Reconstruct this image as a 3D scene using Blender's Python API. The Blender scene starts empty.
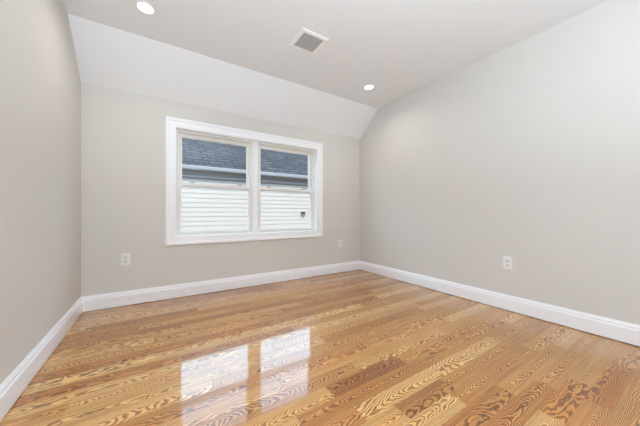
import bpy, bmesh, math, random
from mathutils import Vector, Matrix

C = bpy.context.scene.collection
SC = bpy.context.scene
U = 0.9                                     # metres per camera height

# ---------------------------------------------------------------- camera
cd = bpy.data.cameras.new('camera')
cd.sensor_fit = 'HORIZONTAL'; cd.sensor_width = 36.0
cd.lens = 255.94 / 640 * 36
cd.shift_y = (213.63 - 213.0) / 640
cd.clip_start = 0.02; cd.clip_end = 300
cam = bpy.data.objects.new('camera', cd); C.objects.link(cam)
cam.location = (0, 0, 0.9)
cam.rotation_euler = (math.pi/2, 0, -0.567696)
SC.camera = cam

# ---------------------------------------------------------------- sky, sun, light, exposure
SC.view_settings.view_transform = 'Standard'
SC.view_settings.look = 'None'
SC.view_settings.gamma = 1.0
SC.view_settings.use_curve_mapping = False
SC.view_settings.exposure = 0.08
SC.cycles.use_denoising = True
SC.cycles.max_bounces = 12
SC.cycles.diffuse_bounces = 8
SC.cycles.transparent_max_bounces = 16
SC.cycles.caustics_reflective = False
SC.cycles.sample_clamp_indirect = 4.0

SKY = 5.8                                   # the cloud is brightest beyond the neighbouring house (+Y)
world = bpy.data.worlds.new('overcast_sky'); SC.world = world
world.use_nodes = True
wn = world.node_tree.nodes; wl = world.node_tree.links
wn.clear()
w_tc = wn.new('ShaderNodeTexCoord'); w_sep = wn.new('ShaderNodeSeparateXYZ')
w_rmp = wn.new('ShaderNodeValToRGB'); w_bg = wn.new('ShaderNodeBackground'); w_out = wn.new('ShaderNodeOutputWorld')
wl.new(w_tc.outputs['Generated'], w_sep.inputs[0]); wl.new(w_sep.outputs['Z'], w_rmp.inputs[0])
w_dir = wn.new('ShaderNodeMapRange'); w_dir.inputs['From Min'].default_value = -0.3; w_dir.inputs['From Max'].default_value = 0.6
w_dir.inputs['To Min'].default_value = 0.16; w_dir.inputs['To Max'].default_value = 1.0
w_mul = wn.new('ShaderNodeMath'); w_mul.operation = 'MULTIPLY'; w_mul.inputs[1].default_value = SKY
wl.new(w_sep.outputs['Y'], w_dir.inputs[0]); wl.new(w_dir.outputs[0], w_mul.inputs[0]); wl.new(w_mul.outputs[0], w_bg.inputs[1])
wl.new(w_rmp.outputs[0], w_bg.inputs[0]); wl.new(w_bg.outputs[0], w_out.inputs[0])
cr = w_rmp.color_ramp                        # position = sine of the elevation: bright haze low, thinner cloud above
cr.elements[0].position = 0.0;  cr.elements[0].color = (0.5, 0.55, 0.6, 1)
cr.elements[1].position = 1.0;  cr.elements[1].color = (0.36, 0.38, 0.45, 1)
for p_, c_ in ((0.30, (0.54, 0.80, 1.08, 1)), (0.535, (0.56, 0.82, 1.10, 1)), (0.61, (0.31, 0.44, 0.66, 1))):
    e = cr.elements.new(p_); e.color = c_

sd = bpy.data.lights.new('sun', 'SUN'); sd.energy = 2.9; sd.angle = math.radians(4); sd.color = (1, 0.94, 0.84)
sun = bpy.data.objects.new('sun', sd); C.objects.link(sun)          # hazy sun over our own roof, on the neighbour's wall
sun.rotation_euler = Vector((-0.35, 1.0, -1.43)).to_track_quat('-Z', 'Y').to_euler()

def area(name, loc, aim, sx, sy, power, col):
    d = bpy.data.lights.new(name, 'AREA'); d.shape = 'RECTANGLE'; d.size = sx; d.size_y = sy
    d.energy = power; d.color = col
    o = bpy.data.objects.new(name, d); C.objects.link(o); o.location = loc
    o.rotation_euler = (Vector(aim) - Vector(loc)).to_track_quat('-Z', 'Y').to_euler()
    return o
# unseen added fills: uplight bounced off the rear ceiling, panel in the left wall opening
area('ceiling_bounce_fill', (0.12, -0.80, 1.15), (0.12, -0.80, 3.0), 1.15, 0.8, 120, (0.72, 0.865, 0.99))
area('side_fill_light', (-0.62, -0.55, 1.35), (2.0, -0.55, 1.35), 0.85, 1.1, 4, (0.72, 0.88, 1.0))
# added unseen fill under the ceiling, brightens the left wall
for lx_, ly_ in ((-0.07, 0.20),):
    ld_ = bpy.data.lights.new('rear_ceiling_fill', 'AREA'); ld_.shape = 'DISK'; ld_.size = 0.14; ld_.energy = 14; ld_.color = (0.80, 0.91, 1.0)
    lo_ = bpy.data.objects.new('rear_ceiling_fill', ld_); C.objects.link(lo_); lo_.location = (lx_, ly_, 2.43)

# ---------------------------------------------------------------- materials
def new_mat(name, col=(0.8, 0.8, 0.8), rough=0.5, metal=0.0, spec=0.5):
    m = bpy.data.materials.new(name); m.use_nodes = True
    b = m.node_tree.nodes['Principled BSDF']
    b.inputs['Base Color'].default_value = (*col, 1)
    b.inputs['Roughness'].default_value = rough
    b.inputs['Metallic'].default_value = metal
    b.inputs['Specular IOR Level'].default_value = spec
    return m
def nodes(m): return m.node_tree.nodes, m.node_tree.links, m.node_tree.nodes['Principled BSDF']
def add_noise_bump(m, scale, strength, dist=0.002, coltint=0.0):
    n, l, b = nodes(m)
    tc = n.new('ShaderNodeTexCoord'); nz = n.new('ShaderNodeTexNoise'); bp = n.new('ShaderNodeBump')
    nz.inputs['Scale'].default_value = scale; nz.inputs['Detail'].default_value = 4
    bp.inputs['Strength'].default_value = strength; bp.inputs['Distance'].default_value = dist
    l.new(tc.outputs['Object'], nz.inputs['Vector']); l.new(nz.outputs[0], bp.inputs['Height'])
    l.new(bp.outputs[0], b.inputs['Normal'])
    if coltint:
        base = b.inputs['Base Color'].default_value[:]
        hs = n.new('ShaderNodeHueSaturation'); hs.inputs['Color'].default_value = base
        nz2 = n.new('ShaderNodeTexNoise'); nz2.inputs['Scale'].default_value = 1.7
        mr = n.new('ShaderNodeMapRange'); mr.inputs['To Min'].default_value = 1 - coltint; mr.inputs['To Max'].default_value = 1 + coltint
        l.new(tc.outputs['Object'], nz2.inputs['Vector']); l.new(nz2.outputs[0], mr.inputs[0])
        l.new(mr.outputs[0], hs.inputs['Value']); l.new(hs.outputs[0], b.inputs['Base Color'])
    return m

M_wall = add_noise_bump(new_mat('greige_wall_paint', (0.65, 0.632, 0.602), 0.75, spec=0.25), 220, 0.08, 0.001, 0.012)
M_ceil = add_noise_bump(new_mat('white_ceiling_paint', (0.845, 0.87, 0.90), 0.85, spec=0.2), 200, 0.06, 0.001, 0.008)
M_trim = add_noise_bump(new_mat('white_trim_enamel', (0.90, 0.92, 0.955), 0.35), 60, 0.03, 0.001)
M_vinyl = add_noise_bump(new_mat('white_window_vinyl', (0.79, 0.78, 0.745), 0.4), 80, 0.02, 0.001)
M_plate = add_noise_bump(new_mat('white_plastic', (0.82, 0.82, 0.81), 0.35), 90, 0.02, 0.001)
M_recep = add_noise_bump(new_mat('white_receptacle_plastic', (0.72, 0.72, 0.72), 0.4), 90, 0.02, 0.001)
M_slot = add_noise_bump(new_mat('dark_slot', (0.12, 0.12, 0.12), 0.7), 90, 0.02, 0.001)
M_lock = add_noise_bump(new_mat('sash_lock_metal', (0.30, 0.30, 0.30), 0.4, metal=0.5), 90, 0.02, 0.001)
M_screw = add_noise_bump(new_mat('screw_metal', (0.6, 0.6, 0.6), 0.35, metal=0.8), 90, 0.02, 0.001)
M_vent = add_noise_bump(new_mat('white_vent_enamel', (0.9, 0.9, 0.9), 0.4), 90, 0.02, 0.001)
M_vane = add_noise_bump(new_mat('grey_vent_vane', (0.46, 0.46, 0.46), 0.45), 90, 0.02, 0.001)
M_duct = add_noise_bump(new_mat('dark_duct', (0.14, 0.14, 0.14), 0.8), 30, 0.05, 0.001)
M_siding = add_noise_bump(new_mat('white_vinyl_siding', (0.80, 0.765, 0.72), 0.5, spec=0.3), 40, 0.08, 0.001, 0.01)
M_gutter = add_noise_bump(new_mat('white_gutter', (0.52, 0.54, 0.59), 0.4), 30, 0.03, 0.001)
M_soffit = add_noise_bump(new_mat('shade_darkened_soffit', (0.27, 0.24, 0.22), 0.6), 30, 0.05, 0.001)  # grey brown, with the shade under the eaves put into the colour
M_frieze = add_noise_bump(new_mat('shade_darkened_frieze', (0.29, 0.265, 0.25), 0.6), 30, 0.05, 0.001)  # taupe darkened to carry the eaves' shadow in its colour
M_ground = add_noise_bump(new_mat('concrete_ground', (0.32, 0.31, 0.29), 0.9), 12, 0.3, 0.01, 0.08)
M_box = add_noise_bump(new_mat('dark_metal_box', (0.05, 0.05, 0.05), 0.5), 30, 0.05, 0.001)
M_boxgrey = add_noise_bump(new_mat('grey_metal_cover', (0.28, 0.28, 0.28), 0.5), 30, 0.05, 0.001)

M_lens = new_mat('lamp_lens', (0.9, 0.9, 0.9), 0.4)
_b = M_lens.node_tree.nodes['Principled BSDF']
_b.inputs['Emission Color'].default_value = (1, 0.97, 0.92, 1); _b.inputs['Emission Strength'].default_value = 9.0

M_glass = bpy.data.materials.new('window_glass'); M_glass.use_nodes = True
n, l = M_glass.node_tree.nodes, M_glass.node_tree.links; n.clear()
g_o = n.new('ShaderNodeOutputMaterial'); g_m = n.new('ShaderNodeMixShader'); g_t = n.new('ShaderNodeBsdfTransparent'); g_g = n.new('ShaderNodeBsdfGlossy')
g_t.inputs[0].default_value = (0.97, 0.98, 0.975, 1); g_g.inputs['Roughness'].default_value = 0.02
g_m.inputs[0].default_value = 0.025
l.new(g_t.outputs[0], g_m.inputs[1]); l.new(g_g.outputs[0], g_m.inputs[2]); l.new(g_m.outputs[0], g_o.inputs[0])

# oak strip floor: plank UVs (metres along, -0.5..0.5 across), per plank colour attribute
def make_oak():
    m = new_mat('varnished_oak_strips', (0.45, 0.25, 0.1), 0.3)
    n, l, b = nodes(m)
    def math_(op, a, c=None, d=None):
        k = n.new('ShaderNodeMath'); k.operation = op
        for i, v in enumerate((a, c, d)):
            if v is None: continue
            if isinstance(v, (int, float)): k.inputs[i].default_value = v
            else: l.new(v, k.inputs[i])
        return k.outputs[0]
    uv = n.new('ShaderNodeUVMap'); uv.uv_map = 'plank'
    su = n.new('ShaderNodeSeparateXYZ'); l.new(uv.outputs[0], su.inputs[0])
    at = n.new('ShaderNodeAttribute'); at.attribute_name = 'plank_tone'
    sa = n.new('ShaderNodeSeparateColor'); l.new(at.outputs['Color'], sa.inputs[0])
    at2 = n.new('ShaderNodeAttribute'); at2.attribute_name = 'plank_grain'
    sg = n.new('ShaderNodeSeparateColor'); l.new(at2.outputs['Color'], sg.inputs[0])
    tone, seed, redness = sa.outputs[0], sa.outputs[1], sa.outputs[2]
    freq, curv, off = sg.outputs[0], sg.outputs[1], sg.outputs[2]
    x, v = su.outputs[0], su.outputs[1]
    def stretched(sx, sy, detail, sc=1.0, rough=0.5):
        cb = n.new('ShaderNodeCombineXYZ')
        l.new(math_('MULTIPLY', x, sx), cb.inputs[0]); l.new(math_('MULTIPLY', v, sy), cb.inputs[1])
        l.new(math_('MULTIPLY', seed, 97.0), cb.inputs[2])
        nz = n.new('ShaderNodeTexNoise'); nz.inputs['Scale'].default_value = sc
        nz.inputs['Detail'].default_value = detail; nz.inputs['Roughness'].default_value = rough
        l.new(cb.outputs[0], nz.inputs['Vector']); return nz.outputs[0]
    warp = stretched(3.2, 1.2, 1.0)
    warp2 = stretched(16.0, 3.0, 1.0)
    vo = math_('ADD', v, math_('SUBTRACT', off, 0.5))
    para = math_('MULTIPLY', math_('MULTIPLY', vo, vo), math_('MULTIPLY', curv, 34.0))
    ring = math_('ADD', para, math_('MULTIPLY', x, math_('MULTIPLY', math_('SUBTRACT', freq, 0.5), 170.0)))
    ring = math_('ADD', ring, math_('MULTIPLY', warp, 8.5))
    ring = math_('ADD', ring, math_('MULTIPLY', warp2, 2.4))
    fr = math_('FRACT', ring)
    # earlywood band: sharp edge, then fades
    rp = n.new('ShaderNodeValToRGB'); l.new(fr, rp.inputs[0])
    r = rp.color_ramp; r.elements[0].position = 0.0; r.elements[0].color = (0.05, 0.05, 0.05, 1)
    r.elements[1].position = 1.0; r.elements[1].color = (0.05, 0.05, 0.05, 1)
    for p_, c_ in ((0.08, 0.8), (0.20, 1.0), (0.42, 0.85), (0.62, 0.15)):
        e = r.elements.new(p_); e.color = (c_, c_, c_, 1)
    pores = stretched(26.0, 42.0, 3.0, 1.0, 0.6)
    mrp = n.new('ShaderNodeMapRange'); mrp.inputs['From Min'].default_value = 0.40; mrp.inputs['From Max'].default_value = 0.62
    mrp.inputs['To Min'].default_value = 0.8; mrp.inputs['To Max'].default_value = 1.0
    l.new(pores, mrp.inputs[0])
    grain = math_('MULTIPLY', rp.outputs[0], mrp.outputs[0])
    patch = stretched(3.0, 1.2, 2.0)
    mp = n.new('ShaderNodeMapRange'); mp.inputs['From Min'].default_value = 0.3; mp.inputs['From Max'].default_value = 0.7
    mp.inputs['To Min'].default_value = 0.75; mp.inputs['To Max'].default_value = 1.0
    l.new(patch, mp.inputs[0])
    grain = math_('MULTIPLY', grain, mp.outputs[0])
    # plank base colour by tone
    tr = n.new('ShaderNodeValToRGB'); t = tr.color_ramp
    t.elements[0].position = 0.0; t.elements[0].color = OAK[0]
    t.elements[1].position = 1.0; t.elements[1].color = OAK[3]
    e = t.elements.new(0.35); e.color = OAK[1]
    e = t.elements.new(0.7); e.color = OAK[2]
    fine = stretched(2.6, 8.0, 3.0)
    l.new(math_('ADD', tone, math_('MULTIPLY', math_('SUBTRACT', fine, 0.5), 0.75)), tr.inputs[0])
    mx = n.new('ShaderNodeMix'); mx.data_type = 'RGBA'; mx.blend_type = 'MULTIPLY'
    l.new(math_('MULTIPLY', grain, OAKGRAIN), mx.inputs['Factor'])
    l.new(tr.outputs[0], mx.inputs['A']); mx.inputs['B'].default_value = (0.11, 0.048, 0.022, 1)
    mr_ = n.new('ShaderNodeMix'); mr_.data_type = 'RGBA'; mr_.blend_type = 'MULTIPLY'
    l.new(math_('MULTIPLY', redness, 0.75), mr_.inputs['Factor']); l.new(mx.outputs['Result'], mr_.inputs['A'])
    mr_.inputs['B'].default_value = (1.0, 0.84, 0.72, 1)
    l.new(mr_.outputs['Result'], b.inputs['Base Color'])
    b.inputs['Roughness'].default_value = 0.42
    b.inputs['Specular IOR Level'].default_value = 0.1
    b.inputs['Coat Weight'].default_value = 1.0; b.inputs['Coat Roughness'].default_value = 0.055; b.inputs['Coat IOR'].default_value = 1.58
    # the varnish follows the pores and each strip very slightly
    bp = n.new('ShaderNodeBump'); bp.inputs['Strength'].default_value = 0.10; bp.inputs['Distance'].default_value = 0.0006
    wav = stretched(2.0, 1.6, 1.0)
    l.new(math_('ADD', math_('MULTIPLY', grain, -0.35), math_('MULTIPLY', wav, 2.2)), bp.inputs['Height'])
    l.new(bp.outputs[0], b.inputs['Normal']); l.new(bp.outputs[0], b.inputs['Coat Normal'])
    return m
OAK = [(0.27, 0.108, 0.030, 1), (0.50, 0.215, 0.056, 1), (0.66, 0.338, 0.103, 1), (0.79, 0.49, 0.195, 1)]
OAKGRAIN = 1.0
M_oak = make_oak()
M_sub = new_mat('dark_subfloor', (0.03, 0.02, 0.015), 0.9)

# shingle roof
def make_shingle():
    m = new_mat('slate_grey_shingles', (0.06, 0.07, 0.09), 0.85, spec=0.2)
    n, l, b = nodes(m)
    uv = n.new('ShaderNodeUVMap'); uv.uv_map = 'roof'
    bk = n.new('ShaderNodeTexBrick'); l.new(uv.outputs[0], bk.inputs['Vector'])
    bk.offset = 0.37; bk.inputs['Scale'].default_value = 1.0
    bk.inputs['Brick Width'].default_value = 0.36; bk.inputs['Row Height'].default_value = 0.19
    bk.inputs['Mortar Size'].default_value = 0.022; bk.inputs['Mortar Smooth'].default_value = 0.3
    bk.inputs['Color1'].default_value = (0.062, 0.071, 0.084, 1); bk.inputs['Color2'].default_value = (0.118, 0.131, 0.15, 1)
    bk.inputs['Mortar'].default_value = (0.034, 0.040, 0.050, 1)
    nz = n.new('ShaderNodeTexNoise'); nz.inputs['Scale'].default_value = 14; nz.inputs['Detail'].default_value = 4
    l.new(uv.outputs[0], nz.inputs['Vector'])
    mx = n.new('ShaderNodeMix'); mx.data_type = 'RGBA'; mx.blend_type = 'OVERLAY'; mx.inputs['Factor'].default_value = 0.3
    l.new(bk.outputs['Color'], mx.inputs['A']); l.new(nz.outputs[0], mx.inputs['B'])
    l.new(mx.outputs['Result'], b.inputs['Base Color'])
    bp = n.new('ShaderNodeBump'); bp.inputs['Strength'].default_value = 0.5; bp.inputs['Distance'].default_value = 0.008; bp.invert = True
    l.new(bk.outputs['Fac'], bp.inputs['Height']); l.new(bp.outputs[0], b.inputs['Normal'])
    return m
M_shingle = make_shingle()

# ---------------------------------------------------------------- helpers
def link_mesh(name, bm, mat, parent=None, smooth=False, bevel=0.0):
    bmesh.ops.recalc_face_normals(bm, faces=bm.faces)
    if bevel:
        bmesh.ops.bevel(bm, geom=[e for e in bm.edges if len(e.link_faces) == 2 and e.calc_face_angle() > 0.5],
                        offset=bevel, segments=2, affect='EDGES', profile=0.6, clamp_overlap=True)
    me = bpy.data.meshes.new(name); bm.to_mesh(me); bm.free()
    if smooth:
        for p in me.polygons: p.use_smooth = True
    mats = mat if isinstance(mat, (list, tuple)) else [mat]
    for k in mats: me.materials.append(k)
    o = bpy.data.objects.new(name, me); C.objects.link(o)
    if parent: o.parent = parent
    return o
def box(bm, x0, x1, y0, y1, z0, z1):
    vs = [bm.verts.new((x, y, z)) for x in (x0, x1) for y in (y0, y1) for z in (z0, z1)]
    for f in ((0, 1, 3, 2), (4, 6, 7, 5), (0, 4, 5, 1), (2, 3, 7, 6), (0, 2, 6, 4), (1, 5, 7, 3)):
        bm.faces.new([vs[i] for i in f])
def prism(bm, pts, axis, a0, a1):
    """extrude a polygon of (p, q) along an axis: x -> (a,p,q), y -> (p,a,q), z -> (p,q,a)"""
    mk = {'x': lambda a, p, q: (a, p, q), 'y': lambda a, p, q: (p, a, q), 'z': lambda a, p, q: (p, q, a)}[axis]
    A = [bm.verts.new(mk(a0, p, q)) for p, q in pts]; B = [bm.verts.new(mk(a1, p, q)) for p, q in pts]
    k = len(pts)
    bm.faces.new(A); bm.faces.new(list(reversed(B)))
    for i in range(k): bm.faces.new((A[i], B[i], B[(i+1) % k], A[(i+1) % k]))
def lathe(bm, prof, seg=32):
    """prof of (r, z) from first to last, closed on the axis where r == 0"""
    rings = []
    for r, z in prof:
        if r < 1e-6: rings.append([bm.verts.new((0, 0, z))])
        else: rings.append([bm.verts.new((r*math.cos(2*math.pi*i/seg), r*math.sin(2*math.pi*i/seg), z)) for i in range(seg)])
    for a, b in zip(rings, rings[1:]):
        for i in range(seg):
            j = (i+1) % seg
            if len(a) == 1 and len(b) == 1: continue
            if len(a) == 1: bm.faces.new((a[0], b[i], b[j]))
            elif len(b) == 1: bm.faces.new((a[i], a[j], b[0]))
            else: bm.faces.new((a[i], a[j], b[j], b[i]))
def ring_frame(bm, x0, x1, z0, z1, prof):
    """mitred rectangular frame in the xz plane around the opening x0..x1, z0..z1.
    prof: closed polygon of (outward offset, y)"""
    corners = []
    for sx, sz, cx, cz in ((-1, -1, x0, z0), (1, -1, x1, z0), (1, 1, x1, z1), (-1, 1, x0, z1)):
        corners.append([bm.verts.new((cx + sx*o, y, cz + sz*o)) for o, y in prof])
    k = len(prof)
    for c in range(4):
        a, b = corners[c], corners[(c+1) % 4]
        for i in range(k):
            j = (i+1) % k
            bm.faces.new((a[i], a[j], b[j], b[i]))
def empty(name, loc, parent=None, rz=0.0):
    o = bpy.data.objects.new(name, None); C.objects.link(o); o.location = loc; o.rotation_euler = (0, 0, rz)
    o.empty_display_size = 0.05
    if parent: o.parent = parent
    return o
def tag(o, label, cat, group=None):
    o['label'] = label; o['category'] = cat
    if group: o['group'] = group
    return o
def structure(o): o['kind'] = 'structure'; return o

# ---------------------------------------------------------------- room dimensions (metres, floor z = 0)
XL, XR, YB, YR = -0.581, 2.756, 3.132, -1.30
ZW = 2.0918                    # back wall height, where the slope starts
ZC = 2.4473                    # flat ceiling
YS = 2.7187                    # slope meets flat ceiling
T = 0.12
BBT = 0.015                    # baseboard thickness

# ---------------------------------------------------------------- floor
def make_floor():
    random.seed(11)
    W = 0.104 * U; Y0 = 0.815 * U
    bm = bmesh.new()
    uvl = bm.loops.layers.uv.new('plank')
    tl = bm.loops.layers.float_color.new('plank_tone'); gl = bm.loops.layers.float_color.new('plank_grain')
    x0, x1 = XL, XR
    ya, yb = YR, YB
    # planks that stand out in the photograph: row -> list of (right end x or None, tone, redness, (freq, curv, off))
    special = {
        3: {'cuts': [0.74, 1.409*U, 2.28], 1: (0.14, 0.75, (0.62, 0.5, 0.42)), 2: (0.55, 0.5, (0.42, 0.4, 0.7))},
        2: {'cuts': [0.52, 1.562*U, 2.45], 1: (0.38, 0.4, (0.30, 0.8, 0.5)), 2: (0.52, 0.3, (0.55, 0.35, 0.3))},
        1: {'cuts': [0.86*U, 2.05], 0: (0.45, 0.5, (0.6, 0.6, 0.5)), 1: (0.84, 0.0, (0.40, 0.35, 0.62)), 2: (0.58, 0.2, (0.6, 0.7, 0.5))},
        0: {'cuts': [0.20, 1.043*U, 1.20*U + 0.22], 1: (0.72, 0.0, (0.60, 0.85, 0.5)), 2: (0.22, 0.1, (0.56, 0.25, 0.9)), 3: (0.50, 0.3, (0.36, 0.9, 0.5))},
        -1: {'cuts': [0.4, 1.37*U, 2.1], 1: (0.85, 0.0, (0.62, 0.5, 0.3)), 2: (0.46, 0.3, (0.34, 0.9, 0.5))},
        -2: {'cuts': [1.50, 2.3], 0: (0.30, 0.3, (0.56, 0.3, 0.8)), 1: (0.58, 0.2, (0.66, 0.8, 0.5))},
        -3: {'cuts': [1.72], 0: (0.35, 0.3, (0.6, 0.7, 0.5)), 1: (0.56, 0.2, (0.36, 0.95, 0.45))},
        13: {'cuts': [2.0], 0: (0.10 + 0.25, 0.7, (0.53, 0.2, 0.6))},
        12: {'cuts': [1.7], 0: (0.90, 0.0, (0.52, 0.25, 0.3))},
        10: {'cuts': [1.3], 0: (0.88, 0.05, (0.55, 0.4, 0.5))},
        11: {'cuts': [0.9, 2.2], 0: (0.36, 0.7, (0.55, 0.3, 0.6))},
        8: {'cuts': [1.0, 2.1], 0: (0.80, 0.05, (0.45, 0.6, 0.5))},
    }
    r0 = math.floor((ya - Y0) / W); r1 = math.ceil((yb - Y0) / W)
    g = 0.00015
    for r in range(r0, r1):
        a = max(ya, Y0 + r*W); b = min(yb, Y0 + (r+1)*W)
        if b - a < 0.003: continue
        sp = special.get(r, {})
        if 'cuts' in sp: cuts = list(sp['cuts'])
        else:
            cuts = []; x = x0 + random.uniform(0.12, 1.0)
            while x < x1 - 0.15:
                cuts.append(x); x += random.choice((0.45, 0.7, 0.9, 1.2, 1.5)) * random.uniform(0.85, 1.15)
        ed = [x0] + cuts + [x1]
        for k in range(len(ed) - 1):
            xa, xb = ed[k], ed[k+1]
            if k in sp: tone, red, gr = sp[k]
            else:
                tone = min(0.98, max(0.05, random.gauss(0.62, 0.18))); red = random.random()**1.5
                kind = random.random()
                if kind < 0.45: gr = (0.5 + random.choice((-1, 1))*random.uniform(0.10, 0.28), random.uniform(0.5, 1.0), random.uniform(0.25, 0.75))
                else: gr = (0.5 + random.uniform(-0.03, 0.03), random.uniform(0.12, 0.40), random.choice((0.0, 1.0, 0.2, 0.8)))
            seed = random.random()
            # micro bevelled strip
            e_ = 0.0006; dz = 0.0004
            o = [(xa+g, a+g), (xb-g, a+g), (xb-g, b-g), (xa+g, b-g)]
            i_ = [(xa+g+e_, a+g+e_), (xb-g-e_, a+g+e_), (xb-g-e_, b-g-e_), (xa+g+e_, b-g-e_)]
            lo = [bm.verts.new((p, q, -0.02)) for p, q in o]; mi = [bm.verts.new((p, q, -dz)) for p, q in o]
            hi = [bm.verts.new((p, q, 0.0)) for p, q in i_]
            fs = [bm.faces.new(hi)]
            for s in range(4):
                t = (s+1) % 4
                fs.append(bm.faces.new((mi[s], mi[t], hi[t], hi[s]))); fs.append(bm.faces.new((lo[s], lo[t], mi[t], mi[s])))
            yc = Y0 + (r+0.5)*W
            for f in fs:
                for lp in f.loops:
                    lp[uvl].uv = (lp.vert.co.x, (lp.vert.co.y - yc)/W)
                    lp[tl] = (tone, seed, red, 1); lp[gl] = (gr[0], gr[1], gr[2], 1)
    nf = len(bm.faces)
    box(bm, x0 - T, x1 + T, ya - T, yb + T, -0.12, -0.02)
    bm.faces.ensure_lookup_table()
    for f in bm.faces[nf:]: f.material_index = 1
    o = link_mesh('floor', bm, [M_oak, M_sub]); structure(o)
make_floor()

# ---------------------------------------------------------------- walls and ceiling
OX0, OX1, OZ0, OZ1 = 0.169, 1.938, 0.645, 1.821      # window opening
prof_side = [(YR - T, -0.02), (YB, -0.02), (YB, ZW), (YS, ZC), (YR - T, ZC)]
bm = bmesh.new()
SY0, SY1, SZ0, SZ1 = -1.0, -0.1, 0.8, 1.95            # opening added in the left wall for the fill panel, behind the camera
prism(bm, [(SY1, -0.02), (YB, -0.02), (YB, ZW), (YS, ZC), (SY1, ZC)], 'x', XL - T, XL)
box(bm, XL - T, XL, YR - T, SY0, -0.02, ZC)
box(bm, XL - T, XL, SY0, SY1, -0.02, SZ0); box(bm, XL - T, XL, SY0, SY1, SZ1, ZC)
structure(link_mesh('wall_left', bm, M_wall))
bm = bmesh.new(); prism(bm, prof_side, 'x', XR, XR + T); structure(link_mesh('wall_right', bm, M_wall))
bm = bmesh.new()
box(bm, XL - T, OX0, YB, YB + T, -0.02, ZW + 0.05); box(bm, OX1, XR + T, YB, YB + T, -0.02, ZW + 0.05)
box(bm, OX0, OX1, YB, YB + T, -0.02, OZ0); box(bm, OX0, OX1, YB, YB + T, OZ1, ZW + 0.05)
structure(link_mesh('wall_back', bm, M_wall))
bm = bmesh.new(); box(bm, XL, XR, YR - T, YR, -0.02, ZC); structure(link_mesh('wall_rear', bm, M_wall))
bm = bmesh.new()
k = (ZC - ZW) / (YB - YS)
prism(bm, [(YB + T, ZW - k*T*0), (YB, ZW), (YS, ZC), (YR - T, ZC), (YR - T, ZC + 0.1), (YS + 0.04, ZC + 0.1), (YB + T, ZW + 0.06)], 'x', XL - T, XR + T)
structure(link_mesh('ceiling', bm, M_ceil))

# ---------------------------------------------------------------- baseboards
BH = 0.144
bbp = [(0, 0.006), (BBT, 0.006), (BBT, 0.104), (0.0125, 0.110), (0.0105, 0.114), (0.0115, 0.121), (0.0095, 0.130), (0.006, 0.136), (0.0055, BH), (0, BH)]
def bb_run(name, A, B, nrm, miterA, miterB):
    """baseboard from A to B; miter shifts the ends along the run by offset * miter"""
    d = (Vector(B) - Vector(A)).normalized(); bm = bmesh.new(); ends = []
    for P, mt in ((A, miterA), (B, miterB)):
        ends.append([bm.verts.new((P[0] + nrm[0]*o + d.x*o*mt, P[1] + nrm[1]*o + d.y*o*mt, z)) for o, z in bbp])
    a, b = ends; k = len(bbp)
    for i in range(k): bm.faces.new((a[i], a[(i+1) % k], b[(i+1) % k], b[i]))
    bm.faces.new(a); bm.faces.new(list(reversed(b)))
    return structure(link_mesh(name, bm, M_trim))
bb_run('baseboard_left', (XL, YR), (XL, YB), (1, 0), 1, -1)
bb_run('baseboard_back', (XL, YB), (XR, YB), (0, -1), 1, -1)
bb_run('baseboard_right', (XR, YB), (XR, YR), (-1, 0), 1, -1)
bb_run('baseboard_rear', (XR, YR), (XL, YR), (0, 1), 1, -1)

# ---------------------------------------------------------------- window
cas = [(0, YB), (0, YB-0.012), (0.004, YB-0.015), (0.062, YB-0.018), (0.066, YB-0.024), (0.088, YB-0.026), (0.094, YB-0.022), (0.094, YB)]
bm = bmesh.new(); ring_frame(bm, OX0, OX1, OZ0 + 0.014, OZ1, cas)
structure(link_mesh('trim_1', bm, M_trim))
# jamb extension between the casing and the window units, with the mullion cover
JD = 0.055
bm = bmesh.new(); ring_frame(bm, OX0 + 0.004, OX1 - 0.004, OZ0 + 0.014, OZ1 - 0.004, [(0, YB - 0.004), (0, YB + JD), (0.004, YB + JD), (0.004, YB - 0.004)])
XM = (OX0 + OX1) / 2
box(bm, XM - 0.026, XM + 0.026, YB + 0.030, YB + 0.150, OZ0 + 0.014, OZ1 - 0.004)
box(bm, XM - 0.006, XM + 0.006, YB + 0.026, YB + 0.030, OZ0 + 0.014, OZ1 - 0.004)
structure(link_mesh('trim_2', bm, M_trim))

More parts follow.
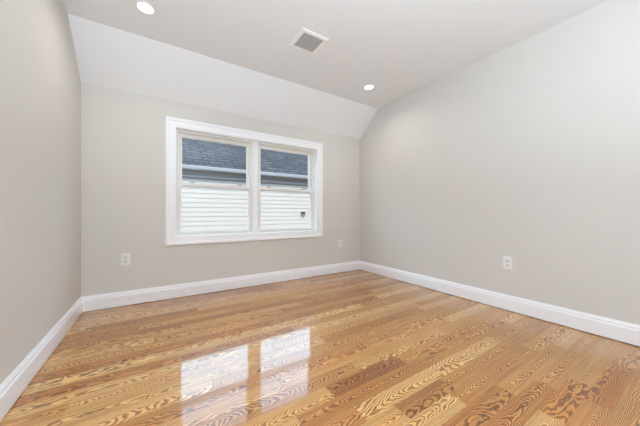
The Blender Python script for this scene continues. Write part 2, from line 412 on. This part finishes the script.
def window_unit(idx, xa, xb):
    root = empty('window_%d' % idx, (0, 0, 0)); structure(root)
    z0, z1 = OZ0 + 0.004, OZ1 - 0.004
    y0, y1 = YB + JD, YB + 0.150
    f = 0.020
    bm = bmesh.new(); ring_frame(bm, xa + f, xb - f, z0 + f, z1 - f, [(0, y0), (f, y0), (f, y1), (0, y1)])
    # parting ridge between the two sash tracks on the jambs and head
    for s0, s1 in ((xa + f, xa + f + 0.006), (xb - f - 0.006, xb - f)): box(bm, s0, s1, YB + 0.095, YB + 0.101, z0 + f, z1 - f)
    box(bm, xa + f + 0.006, xb - f - 0.006, YB + 0.095, YB + 0.101, z1 - f - 0.008, z1 - f)
    link_mesh('window_frame', bm, M_vinyl, root)
    xi0, xi1 = xa + f, xb - f
    zm = 1.245
    def sash(name, gx0, gx1, gz0, gz1, ox0, ox1, oz0, oz1, ya, yb):
        bm = bmesh.new()
        def rect(x0, x1, zz0, zz1, y): return [bm.verts.new((x0, y, zz0)), bm.verts.new((x1, y, zz0)), bm.verts.new((x1, y, zz1)), bm.verts.new((x0, y, zz1))]
        b_ = 0.006
        R = [rect(gx0, gx1, gz0, gz1, yb), rect(gx0, gx1, gz0, gz1, ya + 0.008), rect(gx0 - b_, gx1 + b_, gz0 - b_, gz1 + b_, ya),
             rect(ox0, ox1, oz0, oz1, ya), rect(ox0, ox1, oz0, oz1, yb)]
        for a, b in zip(R, R[1:] + R[:1]):
            for i in range(4): bm.faces.new((a[i], a[(i+1) % 4], b[(i+1) % 4], b[i]))
        s = link_mesh(name, bm, M_vinyl, root)
        bm = bmesh.new(); ym = (ya + yb)/2 + 0.004
        box(bm, gx0 - 0.003, gx1 + 0.003, ym - 0.002, ym + 0.002, gz0 - 0.003, gz1 + 0.003)
        link_mesh('pane', bm, M_glass, s)
        return s
    cx = (xa + xb) / 2
    up = sash('upper_sash', cx - 0.362, cx + 0.362, 1.263, 1.753, xi0 + 0.007, xi1 - 0.007, 1.222, z1 - f - 0.001, YB + 0.102, YB + 0.132)
    lo = sash('lower_sash', cx - 0.3725, cx + 0.3725, 0.706, 1.205, xi0 + 0.001, xi1 - 0.001, z0 + f + 0.001, zm, YB + 0.064, YB + 0.094)
    bm = bmesh.new()
    box(bm, xi0 + 0.010, xi1 - 0.010, YB + 0.056, YB + 0.064, z0 + f + 0.010, z0 + f + 0.018)      # lift rail
    link_mesh('lift_rail', bm, M_vinyl, lo)
    for t in (-0.265, 0.265):
        bm = bmesh.new()
        box(bm, cx + t - 0.026, cx + t + 0.026, YB + 0.068, YB + 0.090, zm, zm + 0.006)
        prism(bm, [(cx + t - 0.014, YB + 0.072), (cx + t + 0.026, YB + 0.070), (cx + t + 0.028, YB + 0.076), (cx + t, YB + 0.088), (cx + t - 0.014, YB + 0.086)], 'z', zm + 0.006, zm + 0.013)
        link_mesh('sash_lock', bm, M_lock, lo)
    for s0, sx in ((xi0 + 0.002, 1), (xi1 - 0.002, -1)):                                            # vent stop tabs near the head
        bm = bmesh.new(); box(bm, min(s0, s0 + sx*0.012), max(s0, s0 + sx*0.012), YB + 0.060, YB + 0.072, 1.66, 1.70)
        link_mesh('track_stop', bm, M_vinyl, root)
window_unit(1, OX0 + 0.004, XM - 0.026)
window_unit(2, XM + 0.026, OX1 - 0.004)

# ---------------------------------------------------------------- wall outlets
PW, PH = 0.070, 0.117
def outlet(loc, rz, label):
    r = empty('wall_outlet', loc, rz=rz); tag(r, label, 'outlet', 'white wall outlets')
    bm = bmesh.new(); box(bm, -PW/2, PW/2, -0.006, 0, -PH/2, PH/2); link_mesh('cover_plate', bm, M_plate, r, bevel=0.0025)
    for s in (1, -1):
        bm = bmesh.new(); zc = s*0.0195
        pts = []
        for i in range(24):
            a = 2*math.pi*i/24; pts.append((0.0172*math.cos(a), max(-0.0135, min(0.0135, 0.0172*math.sin(a))) + zc))
        prism(bm, pts, 'y', -0.0085, -0.005)
        rc = link_mesh('receptacle', bm, M_recep, r)
        bm = bmesh.new()
        box(bm, -0.0085, -0.0055, -0.0088, -0.0084, zc - 0.001, zc + 0.008); box(bm, 0.0055, 0.0085, -0.0088, -0.0084, zc, zc + 0.007)
        prism(bm, [(0.0028*math.cos(2*math.pi*i/12), zc - 0.0075 + 0.0028*math.sin(2*math.pi*i/12)) for i in range(12)], 'y', -0.0088, -0.0084)
        link_mesh('slot', bm, M_slot, rc)
    bm = bmesh.new(); prism(bm, [(0.003*math.cos(2*math.pi*i/12), 0.003*math.sin(2*math.pi*i/12)) for i in range(12)], 'y', -0.0075, -0.0055)
    link_mesh('screw', bm, M_screw, r)
    return r
outlet((-0.257, YB, 0.9 - 0.497*U), 0, 'white duplex wall outlet left of the window, low on the beige back wall')
outlet((2.362, YB, 0.9 - 0.503*U), 0, 'white duplex wall outlet right of the window, close to the back right corner')
outlet((XR, 1.188*U, 0.9 - 0.511*U), -math.pi/2, 'white duplex wall outlet alone on the right wall, above its baseboard')

# ---------------------------------------------------------------- recessed ceiling lights
def downlight(x, y, label):
    r = empty('recessed_light', (x, y, ZC)); tag(r, label, 'ceiling light', 'round recessed ceiling lights')
    bm = bmesh.new(); lathe(bm, [(0.050, 0.0), (0.050, -0.003), (0.053, -0.006), (0.066, -0.005), (0.071, -0.002), (0.071, 0.0)], 40)
    link_mesh('trim_ring', bm, M_plate, r, smooth=True)
    bm = bmesh.new(); lathe(bm, [(0.0, 0.0), (0.0495, 0.0), (0.0495, -0.002), (0.030, -0.004), (0.0, -0.005)], 40)
    link_mesh('lens', bm, M_lens, r, smooth=True)
    d = bpy.data.lights.new('bulb', 'AREA'); d.shape = 'DISK'; d.size = 0.09; d.energy = 3.0; d.color = (1, 0.95, 0.87); d.spread = math.radians(150)
    o = bpy.data.objects.new('bulb', d); C.objects.link(o); o.parent = r; o.location = (0, 0, -0.009)
    return r
downlight(-0.079*U, 2.585*U, 'round recessed ceiling light on the left, above the left side of the window')
downlight(2.432*U, 2.576*U, 'round recessed ceiling light on the right, near the right wall')

# ---------------------------------------------------------------- ceiling vent
vx0, vx1, vy0, vy1 = 1.135*U, 1.430*U, 2.077*U, 2.373*U
vc = ((vx0+vx1)/2, (vy0+vy1)/2); hx, hy = (vx1-vx0)/2, (vy1-vy0)/2
vr = empty('air_vent', (vc[0], vc[1], ZC)); tag(vr, 'square white louvred air vent in the middle of the ceiling', 'air vent')
fw = 0.033
bm = bmesh.new()
def hrect(x, y, z): return [bm.verts.new(p) for p in ((-x, -y, z), (x, -y, z), (x, y, z), (-x, y, z))]
R = [hrect(hx-fw, hy-fw, 0.0), hrect(hx-fw, hy-fw, -0.009), hrect(hx-0.010, hy-0.010, -0.008), hrect(hx, hy, -0.002), hrect(hx, hy, 0.0)]
for a, b in zip(R, R[1:] + R[:1]):
    for i in range(4): bm.faces.new((a[i], a[(i+1) % 4], b[(i+1) % 4], b[i]))
link_mesh('vent_frame', bm, M_vent, vr)
bm = bmesh.new(); box(bm, -hx+fw, hx-fw, -hy+fw, hy-fw, -0.0015, -0.0002); link_mesh('duct', bm, M_duct, vr)
NV = 8
for i in range(NV):
    yy = -hy + fw + (i + 0.5)*(2*(hy-fw)/NV); bm = bmesh.new()
    prism(bm, [(yy+0.0062, -0.0092), (yy+0.0052, -0.0096), (yy-0.0050, -0.0022), (yy-0.0040, -0.0018)], 'x', -hx+fw, hx-fw)
    link_mesh('vane', bm, M_vane, vr)

# ---------------------------------------------------------------- neighbouring house
HY = 7.5*U                                     # siding plane
OV = 0.25*U                                    # eaves overhang
GZ0 = 0.9 + 1.133*U; GZ1 = 0.9 + 1.222*U       # gutter bottom and top
HX0, HX1 = -6.0, 15.0
house = empty('neighbouring_house', (4.0, HY, -2.6))
tag(house, 'neighbouring house with white clapboard siding and slate grey shingle roof outside the window', 'house')
def hlink(name, bm, m, parent=house):
    bm.transform(Matrix.Translation((-4.0, -HY, 2.6)))
    return link_mesh(name, bm, m, parent)
EXPO = 0.1119; PHASE = 0.9 + 0.4914            # a lap line stands at PHASE - k * EXPO
SEAM = 1.426
bm = bmesh.new()
zt = GZ0 - 0.20
kk = 0
z = PHASE
while z < zt: z += EXPO
while z > -2.6:
    za, zb = z - EXPO, min(z, zt)
    stag = SEAM + (0.0 if kk % 2 else 0.9) - 3.0
    seams = [HX0] + [stag + 3.0*j for j in range(-1, 5) if HX0 < stag + 3.0*j < HX1] + [HX1]
    for j in range(len(seams) - 1):
        s0, s1 = seams[j], seams[j+1]; d = 0.0015*(j % 2)
        ex = 0.012 if j + 2 < len(seams) else 0
        prism(bm, [(HY + 0.004 - d, zb), (HY - 0.004 - d, zb), (HY - 0.016 - d, za + 0.006), (HY - 0.016 - d, za), (HY + 0.004 - d, za)], 'x', s0, s1 + (ex if j % 2 else 0))
    z -= EXPO; kk += 1
hlink('siding', bm, M_siding)
bm = bmesh.new(); box(bm, HX0, HX1, HY + 0.006, HY + 0.15, -2.6, GZ0 + 0.1); hlink('wall_sheathing', bm, M_siding)
bm = bmesh.new(); box(bm, HX0, HX1, HY - 0.024, HY + 0.006, zt, GZ0 - 0.02); hlink('frieze_board', bm, M_frieze)
bm = bmesh.new(); box(bm, HX0, HX1, HY - 0.040, HY - 0.024, zt + 0.055, zt + 0.085); hlink('frieze_moulding', bm, M_gutter)
bm = bmesh.new(); box(bm, HX0, HX1, HY - OV + 0.012, HY + 0.006, GZ0 - 0.02 + 0.0, GZ0 - 0.004); hlink('soffit', bm, M_soffit)
bm = bmesh.new()
gy = HY - OV
prism(bm, [(gy + 0.012, GZ0), (gy - 0.075, GZ0), (gy - 0.080, GZ0 + 0.012), (gy - 0.085, GZ0 + 0.055), (gy - 0.085, GZ1 - 0.008), (gy - 0.075, GZ1), (gy - 0.070, GZ1 - 0.010), (gy - 0.075, GZ0 + 0.055), (gy - 0.05, GZ0 + 0.015), (gy + 0.012, GZ0 + 0.012)], 'x', HX0, HX1)
box(bm, HX0, HX1, gy - 0.002, gy + 0.012, GZ0 + 0.012, GZ1 - 0.006)
for gx in [HX0 + 0.4 + 0.9*i for i in range(23)]: box(bm, gx, gx + 0.02, gy - 0.074, gy, GZ1 - 0.014, GZ1 - 0.010)
hlink('gutter', bm, M_gutter)
# pitched roof with its UVs in metres; real courses step out a little
PIT = math.radians(33); RL = 4.2
bm = bmesh.new(); uvr = bm.loops.layers.uv.new('roof')
ry, rz_ = gy - 0.03, GZ1 - 0.002
def rp(s, h): return (ry + s*math.cos(PIT) - h*math.sin(PIT), rz_ + s*math.sin(PIT) + h*math.cos(PIT))
nrow = int(RL/0.19)
for i in range(nrow):
    s0, s1 = i*0.19, (i+1)*0.19
    pts = [rp(s0, 0.0), rp(s0, 0.006), rp(s1, 0.003), rp(s1, 0.0)]
    A = [bm.verts.new((HX0 - 0.3, *p)) for p in pts]; B = [bm.verts.new((HX1 + 0.3, *p)) for p in pts]
    for q, (sa, sb) in ((0, (s0, s0)), (1, (s0, s1))):
        f = bm.faces.new((A[q], B[q], B[q+1], A[q+1]))
        for lp in f.loops:
            s = sa if lp.vert in (A[q], B[q]) else sb
            lp[uvr].uv = (lp.vert.co.x, s + 0.001)
p0, p1 = rp(0, -0.002), rp(RL, -0.002)
f = bm.faces.new([bm.verts.new(v) for v in ((HX0 - 0.3, *p0), (HX0 - 0.3, *p1), (HX1 + 0.3, *p1), (HX1 + 0.3, *p0))])
# far slope
p2 = (2*p1[0] - p0[0], p0[1])
f = bm.faces.new([bm.verts.new(v) for v in ((HX0 - 0.3, *rp(RL, 0.003)), (HX1 + 0.3, *rp(RL, 0.003)), (HX1 + 0.3, *p2), (HX0 - 0.3, *p2))])
for lp in f.loops: lp[uvr].uv = (lp.vert.co.x, lp.vert.co.y*1.2)
hlink('shingle_roof', bm, M_shingle)

# small outlet box on the siding
ob = empty('outdoor_outlet', (3.69, HY - 0.0185, 0.895)); tag(ob, 'small dark and grey outlet box on the white siding outside the right window', 'outlet')

# ground between the houses
bm = bmesh.new(); box(bm, -20, 30, YB + T, HY + 20, -2.8, -2.6); structure(link_mesh('ground', bm, M_ground))

bm = bmesh.new(); box(bm, -0.055, 0.055, -0.045, 0, -0.045, 0.06); link_mesh('housing', bm, M_box, ob, bevel=0.006)
bm = bmesh.new(); box(bm, -0.052, 0.052, -0.062, -0.0455, -0.045, 0.0); link_mesh('cover', bm, M_boxgrey, ob, bevel=0.005)
